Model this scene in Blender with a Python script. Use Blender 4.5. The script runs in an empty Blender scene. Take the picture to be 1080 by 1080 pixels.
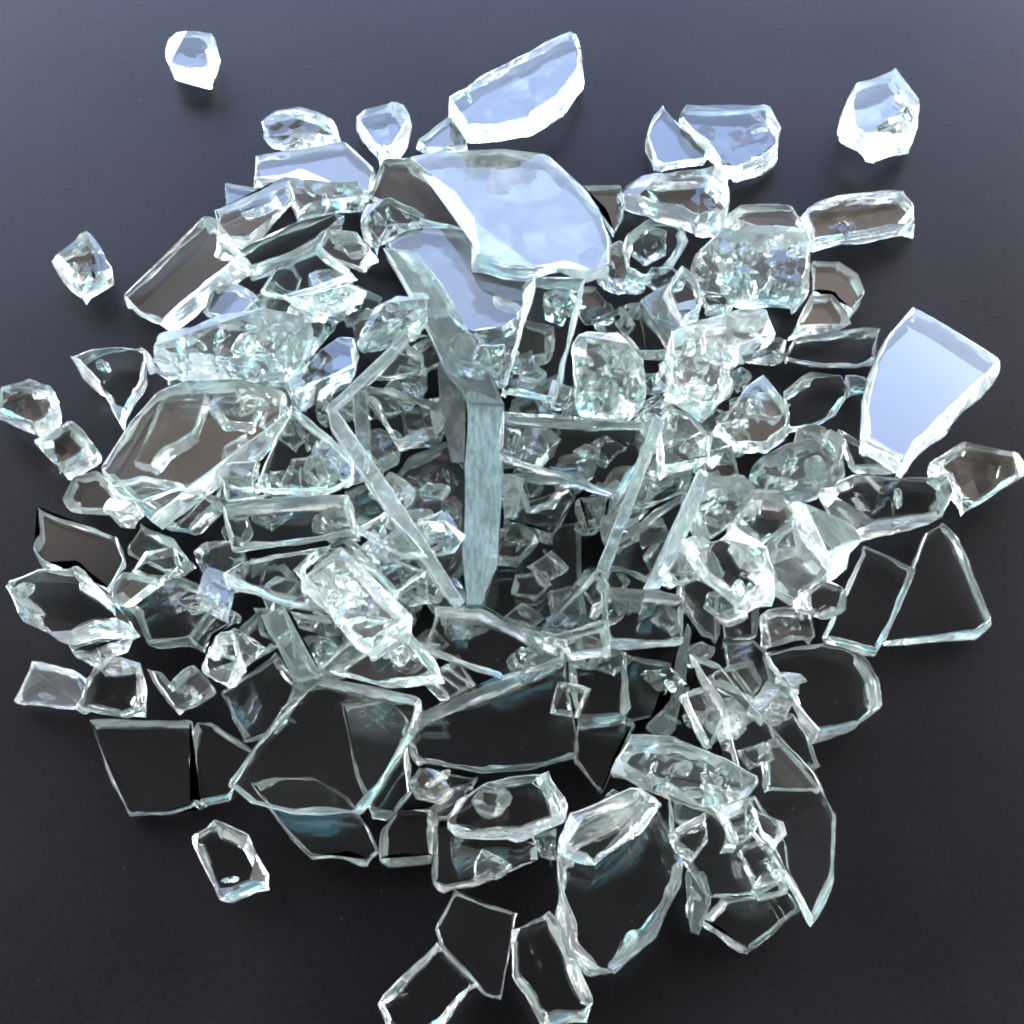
import bpy, bmesh, math, random
import numpy as np
from mathutils import Vector, noise

# ------------------------------------------------------------------ basics
U = 0.0002                      # one picture unit on the table, in metres
TILT = math.radians(30)
DIST = 0.30
sc = bpy.context.scene
col = sc.collection

cam_d = bpy.data.cameras.new('camera')
cam = bpy.data.objects.new('camera', cam_d)
col.objects.link(cam)
cam_d.lens, cam_d.sensor_width = 50.0, 36.0
cam_d.clip_start, cam_d.clip_end = 0.01, 50.0
CAM = Vector((0, -DIST*math.sin(TILT), DIST*math.cos(TILT)))
cam.location = CAM
cam.rotation_euler = (TILT, 0, 0)
sc.camera = cam
FWD = Vector((0, math.sin(TILT), -math.cos(TILT)))
UPV = Vector((0, math.cos(TILT), math.sin(TILT)))

def ray(x, y):
    k = 0.36/540.0
    return (FWD + Vector((1, 0, 0))*((x-540)*k) + UPV*((540-y)*k)).normalized()

def at_z(x, y, z=0.0):
    d = ray(x, y)
    return CAM + d*((z-CAM.z)/d.z)

# window the light comes from (behind the pile, slightly left)
WIN_C = Vector((-0.10, 0.66, 0.30))
WIN_W, WIN_H = 1.3, 0.52

# ------------------------------------------------------------------ materials
def new_mat(name):
    m = bpy.data.materials.new(name)
    m.use_nodes = True
    nt = m.node_tree
    nt.nodes.clear()
    out = nt.nodes.new('ShaderNodeOutputMaterial')
    return m, nt, out

def glass_mat(name, waves, cracks, scale=900.0, cr_scale=420.0, rough=0.0, frost=0.0, fcol=(.88, .93, .93, 1), dust=0.0, streak=False):
    m, nt, out = new_mat(name)
    N, L = nt.nodes, nt.links
    g = N.new('ShaderNodeBsdfGlass')
    g.inputs['IOR'].default_value = 1.52
    g.inputs['Roughness'].default_value = rough
    g.inputs['Color'].default_value = (0.985, 1.0, 0.995, 1)
    tc = N.new('ShaderNodeTexCoord')
    if streak:
        oi = N.new('ShaderNodeObjectInfo')
        mpg = N.new('ShaderNodeMapping'); mpg.inputs['Scale'].default_value = (.28, 1.0, 1.0)
        L.new(tc.outputs['UV'], mpg.inputs['Vector'])
        cxyz = N.new('ShaderNodeCombineXYZ'); L.new(oi.outputs['Random'], cxyz.inputs['Z'])
        adv = N.new('ShaderNodeVectorMath'); adv.operation = 'ADD'
        L.new(mpg.outputs[0], adv.inputs[0]); L.new(cxyz.outputs[0], adv.inputs[1])
        COORD = adv.outputs[0]
    else:
        COORD = tc.outputs['Object']
    nz = N.new('ShaderNodeTexNoise')
    nz.inputs['Scale'].default_value = scale
    nz.inputs['Detail'].default_value = 2.0
    L.new(COORD, nz.inputs['Vector'])
    b = N.new('ShaderNodeBump')
    b.inputs['Strength'].default_value = waves
    b.inputs['Distance'].default_value = 0.0004
    L.new(nz.outputs['Fac'], b.inputs['Height'])
    last = b
    if cracks > 0:                       # tiny conchoidal facets
        src = b.outputs['Normal']
        for f_, st in ((1.0, 1.0), (2.3, .6)):
            v = N.new('ShaderNodeTexVoronoi'); v.inputs['Scale'].default_value = cr_scale*f_
            mp = N.new('ShaderNodeVectorMath'); mp.operation = 'MULTIPLY_ADD'
            mp.inputs[1].default_value = (0.0014, 0.0014, 0.0014)
            L.new(nz.outputs['Color'], mp.inputs[0]); L.new(COORD, mp.inputs[2])
            L.new(mp.outputs[0], v.inputs['Vector'])
            sb = N.new('ShaderNodeVectorMath'); sb.operation = 'SUBTRACT'; sb.inputs[1].default_value = (.5, .5, .5)
            L.new(v.outputs['Color'], sb.inputs[0])
            ma = N.new('ShaderNodeVectorMath'); ma.operation = 'MULTIPLY_ADD'
            ma.inputs[1].default_value = (cracks*st,)*3
            L.new(sb.outputs[0], ma.inputs[0]); L.new(src, ma.inputs[2])
            nn = N.new('ShaderNodeVectorMath'); nn.operation = 'NORMALIZE'
            L.new(ma.outputs[0], nn.inputs[0]); src = nn.outputs[0]
        L.new(src, g.inputs['Normal'])
    else:
        L.new(b.outputs['Normal'], g.inputs['Normal'])
    if frost > 0:
        df = N.new('ShaderNodeBsdfDiffuse'); df.inputs['Color'].default_value = fcol
        tr = N.new('ShaderNodeBsdfTranslucent'); tr.inputs['Color'].default_value = fcol
        m0 = N.new('ShaderNodeMixShader'); m0.inputs[0].default_value = .5
        L.new(df.outputs[0], m0.inputs[1]); L.new(tr.outputs[0], m0.inputs[2])
        n4 = N.new('ShaderNodeTexNoise'); n4.inputs['Scale'].default_value = 1300; n4.inputs['Detail'].default_value = 3
        L.new(COORD, n4.inputs['Vector'])
        mr = N.new('ShaderNodeMapRange')
        mr.inputs[1].default_value = .25; mr.inputs[2].default_value = .75
        mr.inputs[3].default_value = frost*.55; mr.inputs[4].default_value = frost*1.45
        L.new(n4.outputs['Fac'], mr.inputs[0])
        m1 = N.new('ShaderNodeMixShader')
        L.new(mr.outputs[0], m1.inputs[0])
        L.new(g.outputs[0], m1.inputs[1]); L.new(m0.outputs[0], m1.inputs[2])
        L.new(m1.outputs[0], out.inputs['Surface'])
    else:
        L.new(g.outputs[0], out.inputs['Surface'])
    if dust > 0:                          # glass dust and faint scratches lying on the faces
        vd = N.new('ShaderNodeTexVoronoi'); vd.inputs['Scale'].default_value = 520
        L.new(COORD, vd.inputs['Vector'])
        md = N.new('ShaderNodeMapRange'); md.inputs[1].default_value = .05; md.inputs[2].default_value = .13
        md.inputs[3].default_value = dust; md.inputs[4].default_value = 0.0
        L.new(vd.outputs['Distance'], md.inputs[0])
        nd = N.new('ShaderNodeTexNoise'); nd.inputs['Scale'].default_value = 70
        L.new(COORD, nd.inputs['Vector'])
        me_ = N.new('ShaderNodeMapRange'); me_.inputs[1].default_value = .45; me_.inputs[2].default_value = .7
        L.new(nd.outputs['Fac'], me_.inputs[0])
        mu = N.new('ShaderNodeMath'); mu.operation = 'MULTIPLY_ADD'; mu.inputs[2].default_value = .002
        L.new(md.outputs[0], mu.inputs[0]); L.new(me_.outputs[0], mu.inputs[1])
        dd = N.new('ShaderNodeBsdfDiffuse'); dd.inputs['Color'].default_value = (.7, .7, .7, 1)
        mm = N.new('ShaderNodeMixShader')
        L.new(mu.outputs[0], mm.inputs[0]); L.new(g.outputs[0], mm.inputs[1]); L.new(dd.outputs[0], mm.inputs[2])
        L.new(mm.outputs[0], out.inputs['Surface'])
    ab = N.new('ShaderNodeVolumeAbsorption')
    ab.inputs['Color'].default_value = (0.44, 0.74, 0.67, 1)
    ab.inputs['Density'].default_value = 3.4
    L.new(ab.outputs[0], out.inputs['Volume'])
    return m

MAT = {
    'p': glass_mat('clear_glass', 0.012, 0.0, dust=.10),
    'b': glass_mat('broken_edge_glass', 0.28, 0.14, 1500, 200, rough=0.02, frost=.20, fcol=(.78, .96, .93, 1), streak=True),
    'g': glass_mat('pale_green_edge_glass', 0.20, 0.12, 1100, 160, rough=0.03, frost=.48, fcol=(.70, .95, .90, 1), streak=True),
    'd': glass_mat('rippled_glass', 0.03, 0.05, 300, 110, frost=.05),
    'k': glass_mat('chipped_glass', 0.03, 0.06, 500, 130),
    'c': glass_mat('crazed_glass', 0.03, 0.11, 400, 170, rough=0.0, frost=.04),
    'w': glass_mat('fracture_face_glass', 0.30, 0.18, 1100, 220, rough=0.0, frost=.12, streak=True),
}

# ------------------------------------------------------------------ shards: traced outlines
TILE = {'A': (0, 0), 'B': (340, 0), 'C': (680, 0), 'D': (0, 340), 'E': (340, 340), 'F': (680, 340),
        'G': (0, 680), 'H': (340, 680), 'I': (680, 680)}
FINE = {'J': (100, 90), 'K': (300, 90), 'L': (500, 90), 'M': (650, 150), 'N': (80, 290), 'O': (280, 290),
        'P': (480, 290), 'Q': (680, 290), 'R': (0, 490), 'S': (200, 490), 'T': (400, 490), 'U': (600, 490),
        'V': (800, 440), 'W': (180, 670), 'X': (400, 670), 'Y': (600, 640), 'Z': (680, 620), 'a': (680, 780),
        'b': (380, 830)}
# kind | layer | depth | tilt | tile | outline | label
SHARDS = '''
k|0|34|-|A|478,110 500,85 560,82 598,100 610,160 618,215 595,250 545,258 495,235 470,185|small rounded clear nugget lying alone at the upper left of the pile
k|0|36|-|A|145,760 215,695 245,655 270,690 312,785 275,825 222,855 180,810|small bright cube with a pointed top lying alone left of the large slanted plate
k|0|34|-|D|-20,230 0,180 80,162 135,190 160,240 130,310 95,335 0,290 -30,270|rounded clear nugget cut by the left edge of the photo
k|0|30|-|D|92,340 190,275 272,375 170,445|square clear cube touching the rounded nugget at the left edge
k|0|28|-|G|542,545 610,498 700,550 752,650 745,680 620,735 585,650|clear many-sided chip lying alone on the dark surface below the left plates
k|0|38|.05,.12|C|575,330 600,240 715,193 745,245 788,320 765,400 655,448 600,410 578,375|clear cube with a bluish top lying alone in the upper right
k|0|30|-|C|450,620 490,580 560,550 730,538 770,600 775,650 680,680 485,722 465,670|long chipped bar-like fragment lying right of the crazed block, rough on top
k|0|34|.05,-.12|D|205,105 260,75 350,60 410,65 410,180 380,240 340,315 315,270 285,195 240,150|dark triangular fragment pointing left beside the large left plate
p|0|16|0,-.05|V|590,1000 770,520 840,480 910,560 1065,950 1000,1000 570,1050|thin dark triangular plate lying flat at the far right of the pile
p|0|14|0,0|G|255,215 545,218 550,330 545,450 580,455 480,485 365,490 320,400|flat four-sided dark plate lying at the lower left on the surface
p|0|14|0,0|G|560,218 600,220 730,310 700,360 650,440 555,455 540,330|small flat plate abutting the right side of the lower left plate
k|0|16|-|G|90,45 160,60 240,90 235,190 40,170 60,120|dark low chip at the left with a bright pointed upper corner
k|1|26|-|G|240,110 270,45 390,42 400,100 395,195 340,215 215,190|clear cube leaning on the dark low chip at the left
c|0|26|-|G|415,65 450,70 480,120 520,70 550,50 580,90 605,130 560,165 495,198 450,130|small jagged chip with a notched top below the dark-faced plate
p|0|14|0,0|A|640,518 760,545 800,600 700,640 642,600|small curved sliver poking out at the upper left above the slanted plate
p|0|14|-|K|605,280 750,145 820,200 830,300 650,320|small flat bluish piece under the tip of the crescent shard
k|1|30|.0,.12|B|360,310 440,245 560,170 700,82 725,85 738,130 740,210 680,300 590,375 500,400 410,405|long crescent-shaped shard with a bluish top face, highest at the top of the photo
k|0|30|.1,.12|K|335,125 490,70 535,100 578,180 550,240 505,340 435,365 370,270 340,200|clear wedge narrowing downwards between the blue slab and the crescent
k|1|28|-|A|745,340 790,315 850,303 900,325 955,370 960,400 920,418 860,420 800,440 755,425|bright rounded chip sitting behind the long blue-topped slab
p|1|20|.02,.10|A|722,530 730,455 985,403 1065,490 1048,575 960,560 850,500 800,520|long slab with a pale blue right half at the upper left of the pile
p|1|16|0,.06|C|5,400 20,345 52,298 100,360 185,430 175,470 50,490 30,480|leaf-shaped pointed piece, blue at its top, left of the blue-and-dark slab
k|1|28|0,.05|C|103,330 108,296 200,300 350,293 388,380 380,440 340,480 265,518 225,500 195,450 140,390|five-sided slab, blue on top and dark below, overlapping the leaf-shaped piece
p|1|14|-|L|490,460 670,455 680,600 640,700 590,580|small pale plate tucked behind the right of the dome-shaped shard
k|2|36|-|M|20,200 75,140 220,145 440,120 495,190 520,320 480,420 380,430 300,380 160,330 40,260|glossy block with a dark upper band behind the crazed block
p|3|20|-|M|60,440 150,350 300,380 320,470 290,540 230,640 120,670 60,620 40,520|upright clear piece with an arched top left of the crazed block
k|2|24|-|L|620,720 680,700 700,880 770,930 740,970 640,950 560,890|small curled chip with a bright rounded foot right of the dome-shaped shard
p|1|14|-|P|560,60 640,50 720,150 730,240 600,210 570,170|small dark rounded plate behind the upright narrow plate
p|2|16|-|M|495,370 570,295 740,280 800,290 850,390 830,440 640,430|dark rounded plate rising behind the crazed block
c|4|46|0,.03|M|365,640 370,500 470,390 640,420 860,420 890,480 890,680 850,765 640,720 400,690|large crazed rectangular block full of cracks at the upper right
p|1|16|-|C|480,740 550,745 600,790 625,850 590,905 545,850 480,840|dark curved plate just right of the crazed block
p|2|18|-|M|850,800 890,700 990,690 1050,800 1060,860 820,890|small bright plate below the dark curved plate at the right
p|2|14|-|V|360,50 500,150 640,250 420,260 380,150|brownish triangular bit under the corner of the blue square plate
p|3|22|.06,.26|0|925,380 935,355 963,324 1057,385 970,475 954,497 914,470 915,420|large square plate mirroring pale blue sky at the right
k|1|26|-|F|815,410 920,335 1080,365 1085,440 960,530 920,548 870,450|chipped four-sided fragment at the right edge under the blue square plate
k|4|30|-|V|290,350 450,250 660,260 860,270 880,370 850,470 640,530 430,570 350,490|long rough-topped crystal lying across the right side
p|2|14|.02,-.08|V|300,1020 460,660 490,580 620,640 710,700 640,900 560,1060 540,1090|dark tall plate overlapping the left of the thin triangular plate
k|4|40|.04,.02|0|722,565 750,575 775,550 805,585 820,625 800,635 785,645 750,612|pale slab forming the lower left part of the blocky cluster at the right
c|5|34|-.05,.05|0|728,545 745,505 785,500 800,515 775,550 750,575|crazed cube at the upper left corner of the blocky cluster
k|5|38|.06,.03|0|775,550 800,512 835,520 838,555 805,585|glittering cube in the middle of the blocky cluster
k|6|38|-.06,.0|0|838,522 862,520 905,582 880,605 845,560|oblong cube with a slanting face at the right side of the blocky cluster
k|5|38|.03,-.04|0|805,585 838,555 880,605 868,622 842,641 820,625|cube with a bright lower edge at the bottom of the blocky cluster
c|5|40|.02,.03|0|800,490 830,470 875,455 890,470 893,500 860,525 820,520 795,505|crazed nugget at the top of the blocky cluster
p|2|16|-|Z|540,120 600,100 760,95 780,240 690,250 570,290|small square dark plate under the blocky cluster
p|1|16|-|0|762,640 800,635 798,675 765,680|small greenish square bit left of the square dark plate
p|4|24|.06,-.10|Z|560,300 680,260 830,240 980,290 1060,430 1078,560 980,650 800,695 700,560 640,430|rounded thick plate with bright curved rims at the right of the lower pile
p|1|16|-|Z|360,240 500,230 550,280 590,420 550,560 470,500 380,380|grey upright plate left of the rounded thick plate
p|2|18|-|U|500,380 560,330 690,550 690,820 620,800 520,650|brownish tall plate under the left edge of the blocky cluster
p|2|16|-|Z|550,580 680,570 750,690 790,830 740,850 600,740|speckled small plate behind the long pointed blade, at its right
p|3|12|-|Z|560,700 620,700 800,940 560,940|thin three-sided plate seen through the long pointed blade
p|5|12|0,-.03|0|728,690 760,700 808,760 860,815 882,862 880,930 858,978 840,940 815,900 785,870 780,810 762,740|long pointed blade-like plate reaching down to the lower right
p|4|12|-|Z|180,480 340,430 490,500 540,620 370,570 300,740 250,640|small bent plate crossed by the upper end of the pointed blade
p|3|14|-|0|710,888 706,838 756,856 796,842 828,891 833,928 796,951 749,951 726,910|dark clear plate below the crazed bar, left of the blade's tip
p|1|16|0,0|a|260,830 370,720 660,690 710,770 560,910 480,975 400,930 330,870|rounded dark plate at the bottom with a bright white lower rim
b|1|26|-|a|190,600 270,600 300,740 250,880 210,870|narrow upright sliver left of the rounded bottom plate
c|3|34|-|Y|210,720 290,590 480,590 640,660 870,800 820,880 690,930 600,920 440,830|crazed greyish bar lying slantwise in the lower right
b|5|26|-|Y|350,550 460,430 480,250 540,70 560,100 530,350 480,560 420,610|curved pale strip standing on edge above the crazed greyish bar
p|0|12|0,0|0|655,690 710,700 712,750 660,765|dark thin plate lying low under the clear square
p|2|18|-|Y|0,230 250,200 270,480 250,520 40,540 10,400|tall rectangular clear piece below the left of the clear square
p|0|14|0,0|Y|40,540 260,500 300,530 240,640 150,860 30,700|dark plate tapering to a point below the tall rectangular piece
p|5|24|0,-.02|U|160,560 400,580 520,600 520,830 400,845 180,840 165,720|clear square plate with a white lower edge in the lower middle
p|4|14|-|T|740,770 980,490 1040,540 1030,740 800,800|brownish triangular plate left of the clear square
p|3|16|-|0|585,678 640,660 645,690 605,695|small greenish strip under the brownish triangular plate
b|6|34|-|0|629,600 638,578 653,540 671,497 690,440 701,444 686,482 664,540 647,590 640,605|long strip on edge running down, left of a second strip
b|6|32|-|0|679,620 697,590 716,548 737,495 748,498 735,540 712,590 695,620|shorter strip on edge slanting down to the clear square's top
p|3|16|-|U|150,480 220,370 400,210 520,130 530,300 460,420 340,560 250,500|brownish clear plate between the two slanting strips
p|3|16|-|U|250,240 340,30 420,60 560,20 530,130 410,190|greyish plate at the upper end between the two slanting strips
p|5|20|-|Q|60,900 60,690 120,580 210,630 300,740 290,860 80,920|clear five-sided plate with a pale left rim right of centre
c|4|34|-|0|710,355 725,345 770,330 810,325 820,350 780,370 770,400 775,415 750,450 730,440 708,420|large pale crazed lump below the crazed rectangular block
p|5|18|-|Q|400,620 460,500 540,460 620,560 665,640 650,720 560,800 420,800 330,700|leaf-shaped greenish plate above the blocky cluster
p|4|18|-|Q|640,550 760,440 900,450 940,540 860,670 760,720 660,740|dark greenish slanted plate left of the blue square plate
p|5|16|-|0|838,358 897,348 928,347 922,385 905,393 870,392 830,383|dark four-sided plate with a bright upper edge below the curved plate
k|4|22|-|Q|920,460 1030,460 1020,560 920,560|tiny bright cube between the dark four-sided and the blue plate
k|4|18|-|Q|410,380 560,290 640,270 640,400 540,390|small glinting chip under the crazed rectangular block
b|4|30|-|M|110,720 230,650 290,830 270,970 180,860|greenish strip on edge left of the pale crazed lump
p|3|18|-|M|0,840 110,720 170,830 270,980 200,1000 90,1000|greyish plate leaning on the greenish strip's left side
p|3|18|-|M|240,680 300,560 370,640 400,740 380,800 300,850 260,760|small greenish piece beneath the left corner of the crazed rectangular block
p|4|22|.08,-.16|P|350,10 590,20 520,340 460,620 220,570 280,330 330,130|upright narrow rectangular plate just below the dome-shaped shard
c|4|42|-|P|555,270 600,235 740,240 790,340 850,430 870,590 800,640 660,640 560,640 540,330|bright crazed chunk right of the upright narrow plate
p|2|14|-|P|130,330 290,270 240,430 200,540 150,430|small dim plate between the green strip and the narrow plate
p|5|20|.02,-.06|P|215,610 250,640 500,660 900,680 890,760 830,900 740,1035 205,830|wide slanted bar-shaped plate with a bright lower edge, right of the green strip
p|3|14|-|0|533,553 545,535 600,515 608,520 583,571|small plate with a V-shaped greenish edge under the wide slanted plate
p|3|14|-|0|540,500 600,505 580,535 555,545|small brownish plate directly under the wide slanted plate
b|3|24|-|0|530,500 553,505 545,545 532,545|short upright greenish bit beside the green strip, under the wide plate
p|2|14|-|0|608,525 645,522 640,553 620,564|small greyish plate below the right end of the wide slanted plate
p|1|14|0,-.02|0|507,640 530,562 611,550 613,610 571,668 539,661|dark plate with a brown upper band right of the green strip's foot
b|6|54|-|0|494,412 530,425 528,520 522,600 508,640 492,638 490,560 493,480|thick green strip standing on edge in the centre of the pile
b|5|42|-|0|405,262 440,265 480,320 520,400 530,425 495,425 470,390 440,320|green strip on edge slanting down to the top of the central strip
b|6|40|-|0|345,430 355,432 420,524 490,634 480,640 404,533 348,450|long thin strip slanting down right to the foot of the central strip
p|5|20|.12,.24|O|100,520 180,400 330,270 400,290 420,400 400,440 210,545 130,600|bluish shiny plate at the upper end of the long thin strip
b|6|26|-|O|270,610 420,470 730,170 740,210 460,490 290,640|thin ridge-like strip slanting up right beside the bluish shiny plate
c|4|36|-|O|440,300 500,150 600,80 720,110 740,180 600,290 430,400|crazed lump left of the slanting green strip
p|4|16|-|O|440,480 640,310 720,390 730,460 560,500 460,500|pale greenish plate under the ridge-like strip
p|3|20|-|O|400,500 560,510 780,600 810,720 620,800 590,790 480,560|greenish frame-like plate left of the central strip
b|5|30|-|O|390,510 460,520 480,790 420,830|short upright greenish strip crossing the long thin strip's middle
b|4|32|-|O|785,400 850,380 900,560 940,640 910,860 850,850 800,620|pale strip on edge close along the central strip's upper left
c|1|24|-|0|410,510 430,485 470,465 493,490 492,600 470,625 440,590 410,540|crazed greyish slab left of the central strip's lower half
p|4|20|.0,.15|B|180,690 260,640 440,660 440,760 590,800 580,920 510,970 430,975 370,920 310,820 230,740|bluish rounded plate beneath the dome-shaped shard, greenish at its lower rim
p|3|18|-|B|150,520 170,450 245,450 300,500 370,560 420,650 400,680 250,640 180,590 130,570|dark-streaked plate behind the left side of the dome-shaped shard
p|5|20|.0,.20|B|245,450 350,435 520,425 645,445 730,525 790,600 820,690 815,780 760,800 680,770 600,790 520,785 435,750 425,640 370,560 300,500|large dome-shaped shard glowing pale blue at the top of the pile
p|3|22|-.1,-.06|A|348,865 580,620 620,640 620,700 700,740 590,830 460,955 385,910|large slanted rectangular plate at the upper left with a pinkish face
p|4|18|-|J|550,600 760,500 860,415 940,415 900,520 830,600 700,740 590,740 560,680|curved bowl-like shard over the top end of the large slanted plate
c|4|26|-|K|10,430 330,440 370,540 220,560 60,640|rough pale chip below the blue-topped slab
p|5|20|-|J|640,800 720,740 900,640 1080,570 1130,600 1000,740 830,840 700,890|long bright pale strip slanting up right at the upper left
p|3|16|-|A|740,850 780,770 900,700 1000,790 985,800 880,845 800,870|dark-faced plate below the long bright pale strip
p|5|20|-|K|145,740 190,660 330,680 400,780 340,880 280,850 170,800|small clear pentagon with a grey face near the upper left
c|4|26|-|K|380,540 480,500 640,600 620,680 470,700 430,780 350,660|crazed bit between the small pentagon and the dome-shaped shard
c|5|44|-|0|165,360 200,350 230,328 275,325 320,340 330,350 315,385 300,400 265,405 195,400 163,383|large crazed white chunk at the left below the slanted plate
c|4|24|-|0|300,320 330,312 365,298 385,310 350,335 325,335|small crazed strip right of the large white chunk
p|4|18|-|N|380,340 500,350 490,470 420,490 330,420|small greyish plate at the left end of the large white chunk
p|4|24|-.03,.02|D|285,430 370,290 440,200 530,170 680,165 810,205 800,290 640,420 540,500 430,590 370,520|large fan-shaped plate at the left with a thick green right edge
p|2|16|0,-.08|D|390,440 470,230 600,220 560,350 480,400 440,450|plate seen through the face of the large fan-shaped plate
p|3|20|-|0|270,520 290,465 308,428 345,460 372,490 372,510 350,525 290,527|brownish clear plate right of the fan-shaped plate
p|5|24|-|D|630,530 740,510 990,490 1005,610 840,650 660,670|rectangular clear plate with a rough right half left of centre
p|4|18|-|D|630,440 740,435 750,510 640,530|small greenish square plate behind the rectangular clear plate
p|2|20|-|D|180,520 205,440 270,425 390,555 200,558|triangular clear piece with a bright lower edge at the left
p|1|20|-|R|575,380 640,270 790,360 860,450 800,510 740,510 620,440|small clear cube-like plate under the foot of the fan-shaped plate
c|2|28|-|R|880,400 930,340 1080,330 1120,460 1090,560 1010,600 920,540|dark crazed bit left of the rectangular clear plate
p|3|18|-|R|600,180 880,110 1000,170 860,340 780,330|clear slanted piece under the fan-shaped plate's lower end
p|5|10|-|N|150,950 300,920 490,960 400,1000 300,1050 200,1010|thin bright sliver lying across the foot of the fan-shaped plate
p|1|18|-|R|170,195 240,230 400,280 520,330 560,450 510,560 490,590 400,520 340,470 190,460 150,400 180,330|brownish six-sided plate at the left behind the thick glossy chunk
k|0|22|-|R|310,830 470,780 590,795 410,905 330,880|small chip sticking out under the thick glossy chunk
k|2|34|-|R|0,530 170,465 345,465 430,560 530,680 590,780 430,790 320,830 230,825 120,750|thick glossy chunk with a white lower edge at the far left
p|1|22|0,-.02|R|500,600 560,490 720,510 830,520 960,580 1000,630 940,720 870,820 670,840 610,680|black-faced six-sided plate at the left with a pale rim
p|2|12|-|R|500,560 560,490 720,520 650,590 560,660 510,640|small glinting chip on the upper left corner of the black-faced plate
p|1|16|-|S|0,800 100,670 200,660 230,690 100,780 60,860|pale narrow bit right of the black-faced plate
p|2|18|-|S|210,790 330,660 350,740 400,840 240,950 215,870|greyish square plate left of the green bent strip
k|3|28|-|S|50,920 110,780 190,740 230,900 160,1030 90,990|small faceted chip at the left end of the greyish square plate
b|3|30|-|S|330,690 430,640 480,800 580,960 490,990 420,860|greenish strip on edge slanting down below the white-blue block
b|3|22|-|W|590,190 660,190 560,360 490,440 480,400 540,290|short strip on edge continuing downwards from the greenish strip
p|4|20|-|S|160,510 250,450 400,410 640,370 520,490 540,540 640,690 430,640 230,560|wide boat-shaped plate under the rectangular clear plate
c|7|28|.1,.16|S|510,490 650,370 720,370 860,540 1015,730 960,770 830,860 740,790 600,610|brilliant white-blue crazed block slanting down right, left of centre
p|4|16|-|S|740,370 860,400 1075,500 940,610 830,480|pointed clear plate right of the white-blue block
p|3|14|-|S|940,610 1075,510 1080,620 970,640|small greenish bit below the pointed clear plate
c|3|24|-|S|760,310 890,210 1000,340 1080,460 960,450 850,390|rough bit left of the long thin strip's lower half
b|5|22|-|S|610,920 740,790 830,860 700,970 640,980|short pale strip under the lower end of the white-blue block
p|4|16|-|0|350,712 385,688 430,665 455,700 465,718 400,725|brownish plate with a bluish corner under the white-blue block
p|1|16|-|S|440,660 640,700 740,800 620,930 580,960|dark plate left of the short pale strip
p|0|18|0,0|0|233,730 290,690 312,720 300,760 290,775 258,785 245,760|black-looking plate above the large lower left plate
p|4|15|0,-.03|0|240,828 300,745 335,715 443,737 435,770 400,830 375,860 310,862 265,850|large six-sided plate with a thin bright rim in the lower left
p|1|18|-|W|380,690 480,650 650,650 800,740 900,880 945,1000 890,1050 800,1010 640,1020 540,920|wavy-edged plate half hidden under the large lower left plate
p|2|18|-|0|362,745 410,735 430,760 432,840 415,862 392,860 375,820|brownish rectangular plate under the right side of the large lower left plate
p|5|20|0,-.04|T|210,860 260,655 460,665 740,800 850,830 840,900 560,1000|slanted rectangular plate with a bright lower edge at the central strip's foot
p|4|24|0,-.05|X|105,470 200,370 440,270 640,180 830,60 850,100 850,200 910,540 880,580 700,620 480,650 170,590|large thick-rimmed plate with a dark face in the lower middle
p|1|14|-|X|150,720 175,600 450,650 420,690 250,730|thin dark plate peeping out under the thick-rimmed plate's left end
k|3|30|-|X|320,870 380,740 490,660 770,620 830,760 860,840 650,920 470,930 350,930|sparkling crystal-like chunk just below the large thick-rimmed plate
p|1|14|-|X|235,800 330,740 400,690 380,760 310,850 240,850|small bit at the left end of the sparkling crystal-like chunk
p|0|18|0,0|b|90,350 100,200 170,90 320,90 345,150 340,330|greyish square plate at the bottom right of the wavy-edged plate
p|0|14|0,0|b|335,180 420,180 800,250 800,330 640,400 530,440 380,470 330,440|dark plate below the sparkling crystal-like chunk
c|1|14|-|b|520,340 555,280 690,360 620,420 520,430|small ribbed triangular chip lying on the dark plate
c|0|20|-|b|780,210 890,190 890,320 820,320|small ribbed cube left of the thick oval-rimmed plate
p|1|12|.0,-.03|b|345,640 430,470 560,530 710,570 690,680 640,975 570,950 510,880 370,730|thin black-faced plate with four curved sides at the bottom
k|0|22|-|b|80,985 350,710 520,890 380,1080 250,1180 140,1120|clear rectangular piece at the bottom edge under the curved black-faced plate
k|0|26|-|b|690,650 860,565 900,620 960,740 1060,1000 1030,1050 900,1060 830,1100 760,960 700,870|clear oblong chunk at the bottom edge, standing right of the black-faced plate
p|1|38|0,-.03|H|675,610 720,540 900,440 950,440 1030,600 1020,680 940,840 830,950 780,940 710,880 680,720|large tall plate with wide pale rims and black centre at the bottom
k|4|22|-|H|665,590 710,490 900,405 960,450 900,540 770,635 700,610|oval bright-rimmed piece on top of the tall black-centred plate
k|4|20|.03,-.03|a|340,320 490,265 520,400 500,450 430,490 380,390|small stepped cube just below the end of the crazed greyish bar
k|4|20|-.03,-.04|a|440,500 520,450 600,490 650,620 500,680 460,590|small rounded cube beside the blade's left edge, above a little rectangle
p|5|14|0,-.05|a|490,690 620,640 660,690 520,740|little rectangular bit at the left of the blade's tip
p|5|14|.1,-.1|a|500,310 630,380 640,440 610,500 540,430|bright narrow bit lying on the upper half of the pointed blade
k|4|18|0,-.1|a|120,430 280,330 290,470 215,575 160,520|bright white wedge at the upper end of the narrow upright sliver
'''

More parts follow.
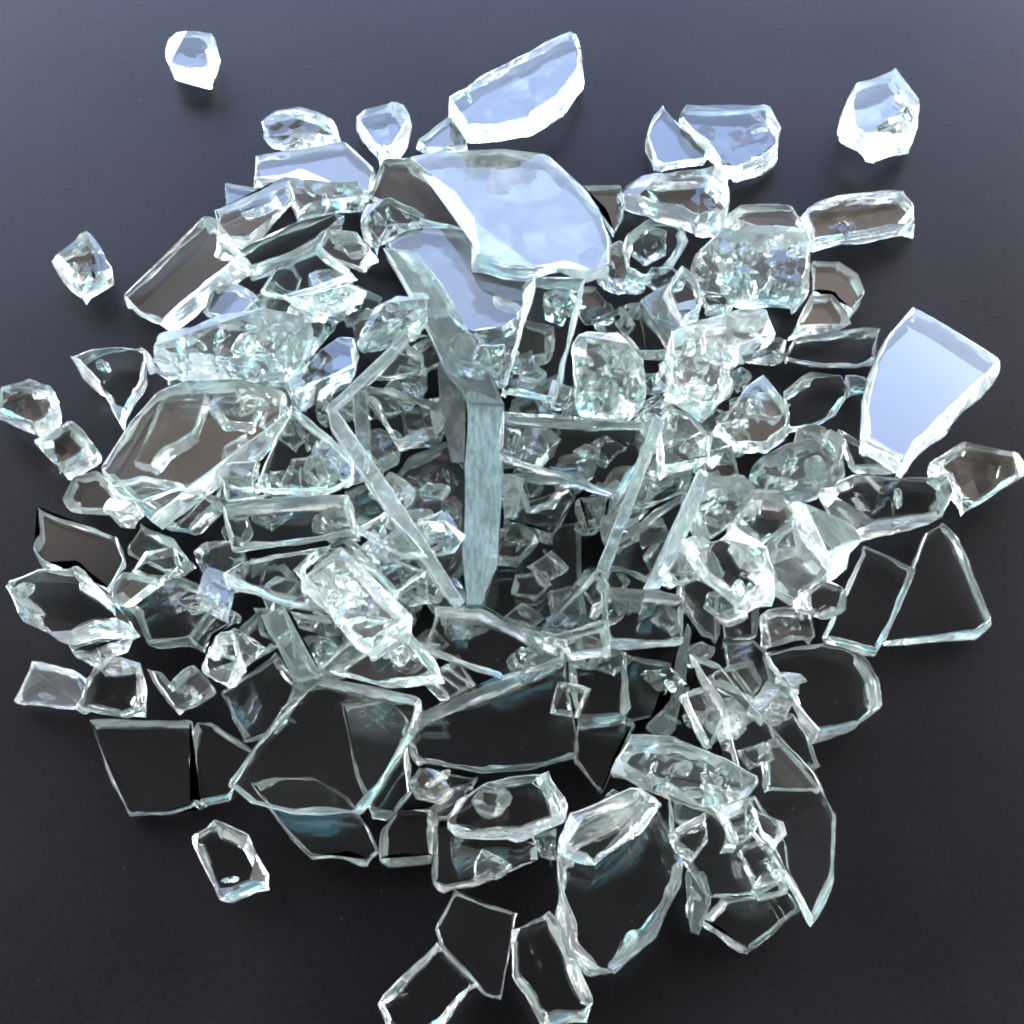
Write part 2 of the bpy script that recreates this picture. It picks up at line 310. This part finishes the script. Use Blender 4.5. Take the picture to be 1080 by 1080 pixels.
def parse():
    out = []
    for ln in SHARDS.strip().splitlines():
        kind, lay, dep, tilt, tile, pts, label = ln.split('|')
        P = []
        for t in pts.split():
            x, y = map(float, t.split(','))
            if tile in TILE: x, y = TILE[tile][0]+x/2.7, TILE[tile][1]+y/2.7
            elif tile in FINE: x, y = FINE[tile][0]+x/4.32, FINE[tile][1]+y/4.32
            P.append((x, y))
        ar = sum(P[i-1][0]*P[i][1]-P[i][0]*P[i-1][1] for i in range(len(P)))
        if ar > 0: P.reverse()          # counter-clockwise as seen from above (image y points down)
        tl = None if tilt == '-' else tuple(float(v) for v in tilt.split(','))
        dep = float(dep)*(1.0 if kind == 'b' else 1.35 if int(lay) >= 2 else 1.15)
        out.append(dict(kind=kind, lay=int(lay), dep=dep, tilt=tl, P=P, label=label))
    return out

# ------------------------------------------------------------------ settling: how high each piece rests
CELL, NG = 0.0010, 320
GX0, GY0 = -NG*CELL/2, -NG*CELL/2
HM = np.zeros((NG, NG))
gx = GX0 + (np.arange(NG)+.5)*CELL
gy = GY0 + (np.arange(NG)+.5)*CELL

def inside(px, py, poly):
    r = np.zeros(px.shape, bool)
    n = len(poly)
    for i in range(n):
        x1, y1 = poly[i-1]; x2, y2 = poly[i]
        c = ((y1 > py) != (y2 > py))
        with np.errstate(divide='ignore', invalid='ignore'):
            xi = (x2-x1)*(py-y1)/(y2-y1+1e-15)+x1
        r ^= c & (px < xi)
    return r

def on_plane(P, c, n):
    res = []
    for x, y in P:
        d = ray(x, y)
        res.append(CAM + d*((c-CAM).dot(n)/d.dot(n)))
    return res

def cells(W):
    xs = [p.x for p in W]; ys = [p.y for p in W]
    i0, i1 = max(0, int((min(xs)-GX0)/CELL)), min(NG, int((max(xs)-GX0)/CELL)+1)
    j0, j1 = max(0, int((min(ys)-GY0)/CELL)), min(NG, int((max(ys)-GY0)/CELL)+1)
    X, Y = np.meshgrid(gx[i0:i1], gy[j0:j1])
    return (j0, j1, i0, i1), X, Y, inside(X, Y, [(p.x, p.y) for p in W])

def settle(s):
    P, dep = s['P'], s['dep']*U
    cx = sum(p[0] for p in P)/len(P); cy = sum(p[1] for p in P)/len(P)
    if s['tilt'] is not None: cand = [s['tilt']]
    else: cand = [(a, b) for a in (-.3, -.15, 0, .15, .3) for b in (-.28, -.14, 0, .12)]
    q = 0.36 if s['kind'] == 'b' else (0.10 if s['tilt'] is None else 0.12)
    if s['kind'] == 'b': cand = [(-.15, 0), (0, 0), (.15, 0), (0, -.15), (0, .1)]
    r0 = random.Random(int(cx*31+cy*17))
    pa, pb = (r0.uniform(-.28, .28), r0.uniform(-.30, .06)) if s['lay'] >= 2 else (0, -.03)
    if s.get('fill'): q = .35
    best = None
    for a, b in cand:
        n = Vector((a, b, 1)).normalized()
        th = dep/n.z
        z = dep
        for _ in range(200):
            c = at_z(cx, cy, z)
            W = on_plane(P, c, n)
            box, X, Y, m = cells(W)
            if m.sum() < 3: break
            top = c.z - (a*(X-c.x)+b*(Y-c.y))
            gap = (top-th-HM[box[0]:box[1], box[2]:box[3]])[m]
            if np.quantile(gap, q) >= -1e-6 and min(p.z for p in W)-th > -0.0002: break
            z += 0.0003
        score = z + (0.012 if s['lay'] >= 2 else .004)*math.hypot(a-pa, b-pb)
        if best is None or score < best[0]:
            best = (score, c, n, W, box, top, m)
    _, c, n, W, box, top, m = best
    sub = HM[box[0]:box[1], box[2]:box[3]]
    sub[m] = np.maximum(sub[m], top[m])
    return c, n, W

# ------------------------------------------------------------------ mesh of one shard
def area(pts):
    return abs(sum(pts[i-1][0]*pts[i][1]-pts[i][0]*pts[i-1][1] for i in range(len(pts))))/2

def build(idx, s, c, n, W):
    rng = random.Random(1000+idx)
    kind, dep = s['kind'], s['dep']
    e1 = Vector((1, 0, 0)); e1 = (e1 - n*e1.dot(n)).normalized()
    e2 = n.cross(e1)
    pts = [((p-c).dot(e1)/U, (p-c).dot(e2)/U) for p in W]
    seed = Vector((idx*7.13, idx*3.7, 0))
    # resample the outline
    step = {'p': 5.0, 'b': 6.0, 'k': 7.0, 'c': 5.0}[kind]
    O = []
    for i in range(len(pts)):
        a, b = Vector(pts[i-1]), Vector(pts[i])
        k = max(1, int((b-a).length/step))
        for j in range(k): O.append(a.lerp(b, j/k))
    N = len(O)
    nor = []
    for i in range(N):
        t = O[(i+1) % N]-O[i-1]
        t = t.normalized() if t.length > 1e-6 else Vector((1, 0))
        nor.append(Vector((t.y, -t.x)))
    amp = {'p': .6, 'b': .6, 'k': .6, 'c': .7}[kind]
    # slow slant of the broken wall round the outline
    ph = rng.uniform(0, 6.28); sl_a = {'p': .34, 'b': .12, 'k': .30, 'c': .20}[kind]
    nr = {'p': 5, 'b': 6, 'k': 4, 'c': 6}[kind]
    lean = Vector((0, 0))
    if kind == 'b':                      # standing strip leans away under its top edge
        v = -(CAM-c).normalized()
        vv = (v*0.75 - Vector((0, 0, 1))*0.25).normalized()
        lean = Vector((vv.dot(e1), vv.dot(e2)))/max(.3, -vv.dot(n))
    ch = {'p': .6, 'b': .7, 'k': 1.3, 'c': 1.0}[kind]
    bm = bmesh.new()
    uvl = bm.loops.layers.uv.new('edge')
    rings = []
    arc = [0.0]
    for i in range(N): arc.append(arc[-1]+(O[(i+1) % N]-O[i]).length)
    prof = [(0.0, -ch)] + [(ch + (dep-2*ch)*k/(nr-1), 0.0) for k in range(nr)] + [(dep, -ch)]
    for w, ins in prof:
        f = w/dep
        R = []
        for i in range(N):
            p = O[i]; m = nor[i]
            q3 = Vector((p.x*.06, p.y*.06, f*1.2))+seed
            q4 = Vector((p.x*.16, p.y*.16, f*2.5))+seed
            d = amp*(1.6*noise.noise(q3)+.8*noise.noise(q4))
            ang = math.atan2(m.y, m.x)
            slant = sl_a*dep*(f-.35)*(math.sin(2*ang+ph)+.6*noise.noise(Vector((p.x*.02, p.y*.02, 9))+seed)*2 - .35)
            bn = noise.noise(Vector((p.x*.035, p.y*.035, 3))+seed)
            bul = (.0 if kind == 'b' else .07)*dep*((1-(2*f-1)**2) - .6)*(1+1.8*bn)
            pp = p + m*(d+ins+slant*(.8)+bul) + lean*w
            R.append(bm.verts.new((pp.x, pp.y, -w)))
        rings.append(R)
    walls = []
    for k in range(len(rings)-1):
        A, B = rings[k], rings[k+1]
        for i in range(N):
            j = (i+1) % N
            f = bm.faces.new((A[i], B[i], B[j], A[j]))
            for lp, (u_, v_) in zip(f.loops, ((arc[i], prof[k][0]), (arc[i], prof[k+1][0]), (arc[i+1], prof[k+1][0]), (arc[i+1], prof[k][0]))):
                lp[uvl].uv = (u_*U, v_*U)
            walls.append(f)
    caps = [bm.faces.new(rings[0]), bm.faces.new(list(reversed(rings[-1])))]
    # long axis of the outline, for the streaks on a strip's face
    mx_ = sum(p[0] for p in pts)/len(pts); my_ = sum(p[1] for p in pts)/len(pts)
    sxx = sum((p[0]-mx_)**2 for p in pts); syy = sum((p[1]-my_)**2 for p in pts); sxy = sum((p[0]-mx_)*(p[1]-my_) for p in pts)
    ax_ = .5*math.atan2(2*sxy, sxx-syy); ca, sa = math.cos(ax_), math.sin(ax_)
    for f in caps:
        for lp in f.loops:
            q = lp.vert.co
            lp[uvl].uv = ((q.x*ca+q.y*sa)*U, (-q.x*sa+q.y*ca)*U)
    for f in caps:
        for e in f.edges: e.smooth = False
    for f in walls:
        f.smooth = kind in ('p', 'b')
        f.material_index = 1
    if kind in ('k', 'c') and dep > 10:
        # corners knocked off by the break: real planar facets
        for _ in range({'k': 4, 'c': 3}[kind]):
            th = rng.uniform(0, 6.283)
            el = rng.choice([rng.uniform(.35, 1.25), rng.uniform(.35, 1.25), -rng.uniform(.4, 1.1)])
            d = Vector((math.cos(th)*math.cos(el), math.sin(th)*math.cos(el), math.sin(el)))
            sup = max(v.co.dot(d) for v in bm.verts)
            r = bmesh.ops.bisect_plane(bm, geom=bm.verts[:]+bm.edges[:]+bm.faces[:], dist=1e-4,
                                       plane_co=d*(sup-dep*rng.uniform(.05, .18)), plane_no=d, clear_outer=True)
            ed = [e for e in bm.edges if e.is_boundary]
            if ed:
                fl = bmesh.ops.holes_fill(bm, edges=ed, sides=0)['faces']
                for f in fl:
                    f.smooth = False
                    f.material_index = 1 if rng.random() < .35 else 0
                    for e in f.edges: e.smooth = False
        bad = [e for e in bm.edges if e.is_boundary]
        if bad: bmesh.ops.holes_fill(bm, edges=bad, sides=0)
    bmesh.ops.triangulate(bm, faces=[f for f in bm.faces if len(f.verts) > 4], ngon_method='EAR_CLIP')
    bmesh.ops.recalc_face_normals(bm, faces=bm.faces[:])
    if bm.calc_volume(signed=True) < 0: bmesh.ops.reverse_faces(bm, faces=bm.faces[:])
    ncr = {'c': max(5, int(area(pts)/240)), 'k': 1, 'p': 0, 'b': 3}[kind]
    for _ in range(min(ncr, 34)):
        # air-filled cracks running through the inside
        for _t in range(30):
            x = rng.uniform(min(p[0] for p in pts), max(p[0] for p in pts)); y = rng.uniform(min(p[1] for p in pts), max(p[1] for p in pts))
            if inside(np.array([x*1.22]), np.array([y*1.22]), pts)[0]: break
        else: continue
        th = rng.uniform(0, 6.283); tl = rng.uniform(-.6, .6)
        u = Vector((math.cos(th), math.sin(th), 0))
        nn = Vector((-math.sin(th)*math.cos(tl), math.cos(th)*math.cos(tl), math.sin(tl)))
        vv = nn.cross(u)
        hw, hh = rng.uniform(5, 14), dep*rng.uniform(.20, .34)
        c0 = Vector((x, y, -dep*rng.uniform(.42, .58)))
        sd = Vector((rng.uniform(0, 99), 0, 0))
        G = [[], []]
        for sidx in (0, 1):
            for j in range(7):
                row = []
                for i in range(7):
                    a_, b_ = i/3-1, j/3-1
                    # disc-like outline, lens-shaped thickness
                    rr = max(abs(a_), abs(b_)); l2 = math.hypot(a_, b_) or 1
                    a2, b2 = a_*rr/l2, b_*rr/l2
                    t = .30*(1-rr**4)+.02
                    off = 1.5*noise.noise(Vector((a2*1.3, b2*1.3, 0))+sd)
                    row.append(bm.verts.new(c0+u*(a2*hw)+vv*(b2*hh)+nn*(off+(t if sidx else -t))))
                G[sidx].append(row)
        for j in range(6):
            for i in range(6):
                A = G[1]; f = bm.faces.new((A[j][i+1], A[j][i], A[j+1][i], A[j+1][i+1])); f.smooth = True
                A = G[0]; f = bm.faces.new((A[j][i], A[j][i+1], A[j+1][i+1], A[j+1][i])); f.smooth = True
        bd = [(0, i) for i in range(7)]+[(j, 6) for j in range(1, 7)]+[(6, i) for i in range(5, -1, -1)]+[(j, 0) for j in range(5, 0, -1)]
        for k in range(len(bd)):
            (j1, i1), (j2, i2) = bd[k-1], bd[k]
            bm.faces.new((G[0][j1][i1], G[1][j1][i1], G[1][j2][i2], G[0][j2][i2]))
    for v in bm.verts:
        v.co = (e1*v.co.x + e2*v.co.y + n*v.co.z)*U
    zmin = min(v.co.z for v in bm.verts)
    name = {'p': 'glass_shard', 'b': 'glass_strip', 'k': 'glass_chip', 'c': 'crazed_glass_chunk'}[kind]
    me = bpy.data.meshes.new(name)
    bm.to_mesh(me); bm.free()
    me.materials.append(MAT['d' if 'dome-shaped shard glowing' in s['label'] or 'bluish rounded plate' in s['label'] else 'g' if 'thick green strip' in s['label'] else kind]); me.materials.append(MAT['w'])
    o = bpy.data.objects.new(name, me)
    col.objects.link(o)
    o.location = (c.x, c.y, max(c.z, 0.00005-zmin))
    o['label'] = s['label']
    o['category'] = {'p': 'glass shard', 'b': 'glass strip', 'k': 'glass chip', 'c': 'glass chunk'}[kind]
    o['group'] = 'small glass bits buried in the pile' if s.get('fill') else 'broken glass fragments in and around the pile'
    return o

shards = parse()
rf = random.Random(5)
FILL = [(430, 400), (400, 470), (460, 330), (360, 420), (440, 560), (380, 600), (320, 640), (300, 460), (250, 500),
        (560, 480), (590, 420), (650, 420), (680, 470), (620, 560), (690, 560), (740, 520), (760, 450), (720, 390),
        (780, 400), (650, 350), (550, 400), (530, 330), (420, 300), (370, 270), (300, 300), (240, 320), (270, 390),
        (200, 400), (700, 300), (760, 640), (700, 660), (420, 640), (350, 560), (640, 620), (560, 250), (500, 240),
        (810, 440), (840, 520), (460, 450), (520, 470), (330, 350), (390, 350), (600, 330), (280, 600),
        (410, 440), (470, 560), (340, 500), (360, 590), (300, 520), (250, 560), (230, 620), (290, 660), (330, 690),
        (580, 460), (620, 450), (600, 510), (660, 520), (700, 430), (750, 480), (780, 540), (720, 600), (800, 610), (740, 690),
        (780, 720), (820, 740), (560, 370), (500, 380), (450, 380), (620, 260), (680, 260), (720, 340), (760, 320), (400, 250)]
for _ in range(105):
    th, rr = rf.uniform(0, 6.283), math.sqrt(rf.uniform(0, 1))
    FILL.append((505+290*rr*math.cos(th), 470+230*rr*math.sin(th)))
FILL += [(640, 700), (700, 720), (760, 760), (730, 860), (780, 880), (800, 800), (830, 720), (560, 700), (600, 740), (480, 720),
         (430, 700), (250, 690), (210, 640), (170, 600), (320, 720), (650, 850), (520, 850), (450, 830), (560, 620), (120, 540),
         (740, 760), (770, 830), (700, 800), (620, 690), (380, 660), (290, 620), (870, 640), (850, 560), (860, 460),
         (455, 520), (465, 575), (435, 600), (545, 570), (580, 600), (540, 520), (410, 570), (600, 640), (480, 670), (660, 620), (440, 450), (560, 440)]
for fx, fy in FILL:
    if 370 < fx < 660 and fy < 310: continue
    k = rf.randint(4, 6); r = rf.uniform(15, 30); a0 = rf.uniform(0, 6.28)
    Pf = [(fx+r*rf.uniform(.7, 1.15)*math.cos(a0+6.283*i/k), fy+r*rf.uniform(.7, 1.15)*math.sin(a0+6.283*i/k)) for i in range(k)]
    Pf.reverse()
    shards.append(dict(kind=rf.choice('pppkkc'), lay=rf.choice((0, 1, 1, 2, 2)), dep=rf.uniform(18, 30), tilt=(rf.uniform(-.45, .45), rf.uniform(-.45, .3)), P=Pf,
                       label='small clear bit buried deep inside the pile under larger shards', fill=True))
order = sorted(range(len(shards)), key=lambda i: (shards[i]['lay'], i))
for i in order:
    s = shards[i]
    if s['kind'] != 'b':                 # outline was traced round face + visible wall: keep the face part
        ys = [p[1] for p in s['P']]
        h = max(ys)-min(ys); th = TILT-math.atan((sum(ys)/len(ys)-540)*.36/540)
        k = max(.6, (h-.75*math.sin(th)*s['dep'])/h); y0 = min(ys)
        s['P'] = [(x, y0+(y-y0)*k) for x, y in s['P']]
    c, n, W = settle(s)
    build(i, s, c, n, W)
print('max height', HM.max())

# ------------------------------------------------------------------ dark surface
def surface():
    m, nt, out = new_mat('dark_card')
    N, L = nt.nodes, nt.links
    p = N.new('ShaderNodeBsdfPrincipled')
    tc = N.new('ShaderNodeTexCoord')
    n1 = N.new('ShaderNodeTexNoise'); n1.inputs['Scale'].default_value = 1100; n1.inputs['Detail'].default_value = 8
    n2 = N.new('ShaderNodeTexNoise'); n2.inputs['Scale'].default_value = 25; n2.inputs['Detail'].default_value = 4
    n3 = N.new('ShaderNodeTexVoronoi'); n3.inputs['Scale'].default_value = 130
    for n in (n1, n2, n3): L.new(tc.outputs['Object'], n.inputs['Vector'])
    r = N.new('ShaderNodeValToRGB')
    r.color_ramp.elements[0].position = .3; r.color_ramp.elements[0].color = (.0016, .0015, .0019, 1)
    r.color_ramp.elements[1].position = .7; r.color_ramp.elements[1].color = (.0100, .0090, .0104, 1)
    mx = N.new('ShaderNodeMix'); mx.inputs[0].default_value = .5
    L.new(n1.outputs['Fac'], mx.inputs[2]); L.new(n2.outputs['Fac'], mx.inputs[3])
    L.new(mx.outputs[0], r.inputs['Fac'])
    # sparse pale dust specks
    sp = N.new('ShaderNodeValToRGB')
    sp.color_ramp.elements[0].position = .02; sp.color_ramp.elements[0].color = (1, 1, 1, 1)
    sp.color_ramp.elements[1].position = .04; sp.color_ramp.elements[1].color = (0, 0, 0, 1)
    L.new(n3.outputs['Distance'], sp.inputs['Fac'])
    m2 = N.new('ShaderNodeMix'); m2.data_type = 'RGBA'
    L.new(sp.outputs['Color'], m2.inputs[0])
    L.new(r.outputs['Color'], m2.inputs[6])
    m2.inputs[7].default_value = (.03, .028, .027, 1)
    L.new(m2.outputs[2], p.inputs['Base Color'])
    p.inputs['Roughness'].default_value = .385
    p.inputs['Specular IOR Level'].default_value = .165
    p.inputs['Specular Tint'].default_value = (.93, .90, .98, 1)
    b = N.new('ShaderNodeBump'); b.inputs['Strength'].default_value = .08; b.inputs['Distance'].default_value = .0003
    L.new(n1.outputs['Fac'], b.inputs['Height']); L.new(b.outputs['Normal'], p.inputs['Normal'])
    L.new(p.outputs[0], out.inputs['Surface'])
    bm = bmesh.new()
    v = [bm.verts.new(c) for c in ((-.45, -.40, 0), (.45, -.40, 0), (.45, .55, 0), (-.45, .55, 0))]
    bm.faces.new(v)
    me = bpy.data.meshes.new('ground'); bm.to_mesh(me); bm.free(); me.materials.append(m)
    o = bpy.data.objects.new('ground', me); col.objects.link(o)
    o['kind'] = 'structure'
surface()

# ------------------------------------------------------------------ light: one big window, dim room, added low glow
la = bpy.data.lights.new('window_light', 'AREA')
la.shape = 'RECTANGLE'; la.size = WIN_W; la.size_y = WIN_H
la.color = (.32, .52, 1.0)
la.energy = 4.4*math.pi*WIN_W*WIN_H
lo = bpy.data.objects.new('window_light', la); col.objects.link(lo)
lo.location = WIN_C
lo.rotation_euler = (math.radians(90), 0, 0)   # faces -Y ... set exactly below
lo.rotation_euler = (Vector((0, 0, .08))-WIN_C).to_track_quat('-Z', 'Y').to_euler()

w = bpy.data.worlds.new('World'); sc.world = w; w.use_nodes = True
nt = w.node_tree; nt.nodes.clear()
ow = nt.nodes.new('ShaderNodeOutputWorld'); bg = nt.nodes.new('ShaderNodeBackground')
# room: glow added low at back and sides to brighten glass rims, dim warm ceiling, dark behind the camera
W_ = nt.nodes; WL = nt.links
tc = W_.new('ShaderNodeTexCoord'); sx = W_.new('ShaderNodeSeparateXYZ')
WL.new(tc.outputs['Generated'], sx.inputs[0])
def mrange(src, a, b, c, d):
    m = W_.new('ShaderNodeMapRange'); m.interpolation_type = 'SMOOTHSTEP'
    for k, v in zip((1, 2, 3, 4), (a, b, c, d)): m.inputs[k].default_value = v
    WL.new(src, m.inputs[0]); return m.outputs[0]
low = mrange(sx.outputs['Z'], .10, .54, 1.0, 0.0)
back = mrange(sx.outputs['Y'], -.75, .30, .09, 1.0)
mul = W_.new('ShaderNodeMath'); mul.operation = 'MULTIPLY'
WL.new(low, mul.inputs[0]); WL.new(back, mul.inputs[1])
nz = W_.new('ShaderNodeTexNoise'); nz.inputs['Scale'].default_value = 2.2; nz.inputs['Detail'].default_value = 3
rp = W_.new('ShaderNodeValToRGB')
rp.color_ramp.elements[0].position = .40; rp.color_ramp.elements[0].color = (.40, .37, .36, 1)
rp.color_ramp.elements[1].position = .62; rp.color_ramp.elements[1].color = (1.45, 1.22, 1.10, 1)
WL.new(tc.outputs['Generated'], nz.inputs['Vector']); WL.new(nz.outputs['Fac'], rp.inputs['Fac'])
band = mrange(sx.outputs['Z'], .80, .88, 1.0, 0.0)
bk2 = mrange(sx.outputs['Y'], -.35, .25, .15, 1.0)
bm_ = W_.new('ShaderNodeMath'); bm_.operation = 'MULTIPLY'
WL.new(band, bm_.inputs[0]); WL.new(bk2, bm_.inputs[1])
wc = W_.new('ShaderNodeMix'); wc.data_type = 'RGBA'
WL.new(bm_.outputs[0], wc.inputs[0]); WL.new(rp.outputs['Color'], wc.inputs[7])
wc.inputs[6].default_value = (.085, .082, .088, 1)
wm = W_.new('ShaderNodeMix'); wm.data_type = 'RGBA'
WL.new(mul.outputs[0], wm.inputs[0]); WL.new(wc.outputs[2], wm.inputs[6])
ax = W_.new('ShaderNodeMath'); ax.operation = 'ABSOLUTE'; WL.new(sx.outputs['X'], ax.inputs[0])
side = mrange(ax.outputs[0], .30, .75, .17, 1.5)
WL.new(wm.outputs[2], bg.inputs['Color'])
ms = W_.new('ShaderNodeVectorMath'); ms.operation = 'SCALE'; ms.inputs[0].default_value = (20.0, 20.6, 21.2)
WL.new(side, ms.inputs['Scale']); WL.new(ms.outputs[0], wm.inputs[7])
bg.inputs['Strength'].default_value = 1.0
nt.links.new(bg.outputs[0], ow.inputs['Surface'])

# ------------------------------------------------------------------ render settings
sc.render.engine = 'CYCLES'
cy = sc.cycles
cy.max_bounces = 28; cy.transmission_bounces = 28; cy.glossy_bounces = 12; cy.diffuse_bounces = 2
cy.volume_bounces = 0; cy.transparent_max_bounces = 8
cy.caustics_reflective = True; cy.caustics_refractive = True
cy.sample_clamp_indirect = 12.0
cy.blur_glossy = 0.3
cy.use_denoising = True
cy.filter_width = 1.9
vs = sc.view_settings
vs.view_transform = 'Standard'; vs.look = 'None'; vs.gamma = 1.0; vs.exposure = 0.40; vs.use_curve_mapping = False
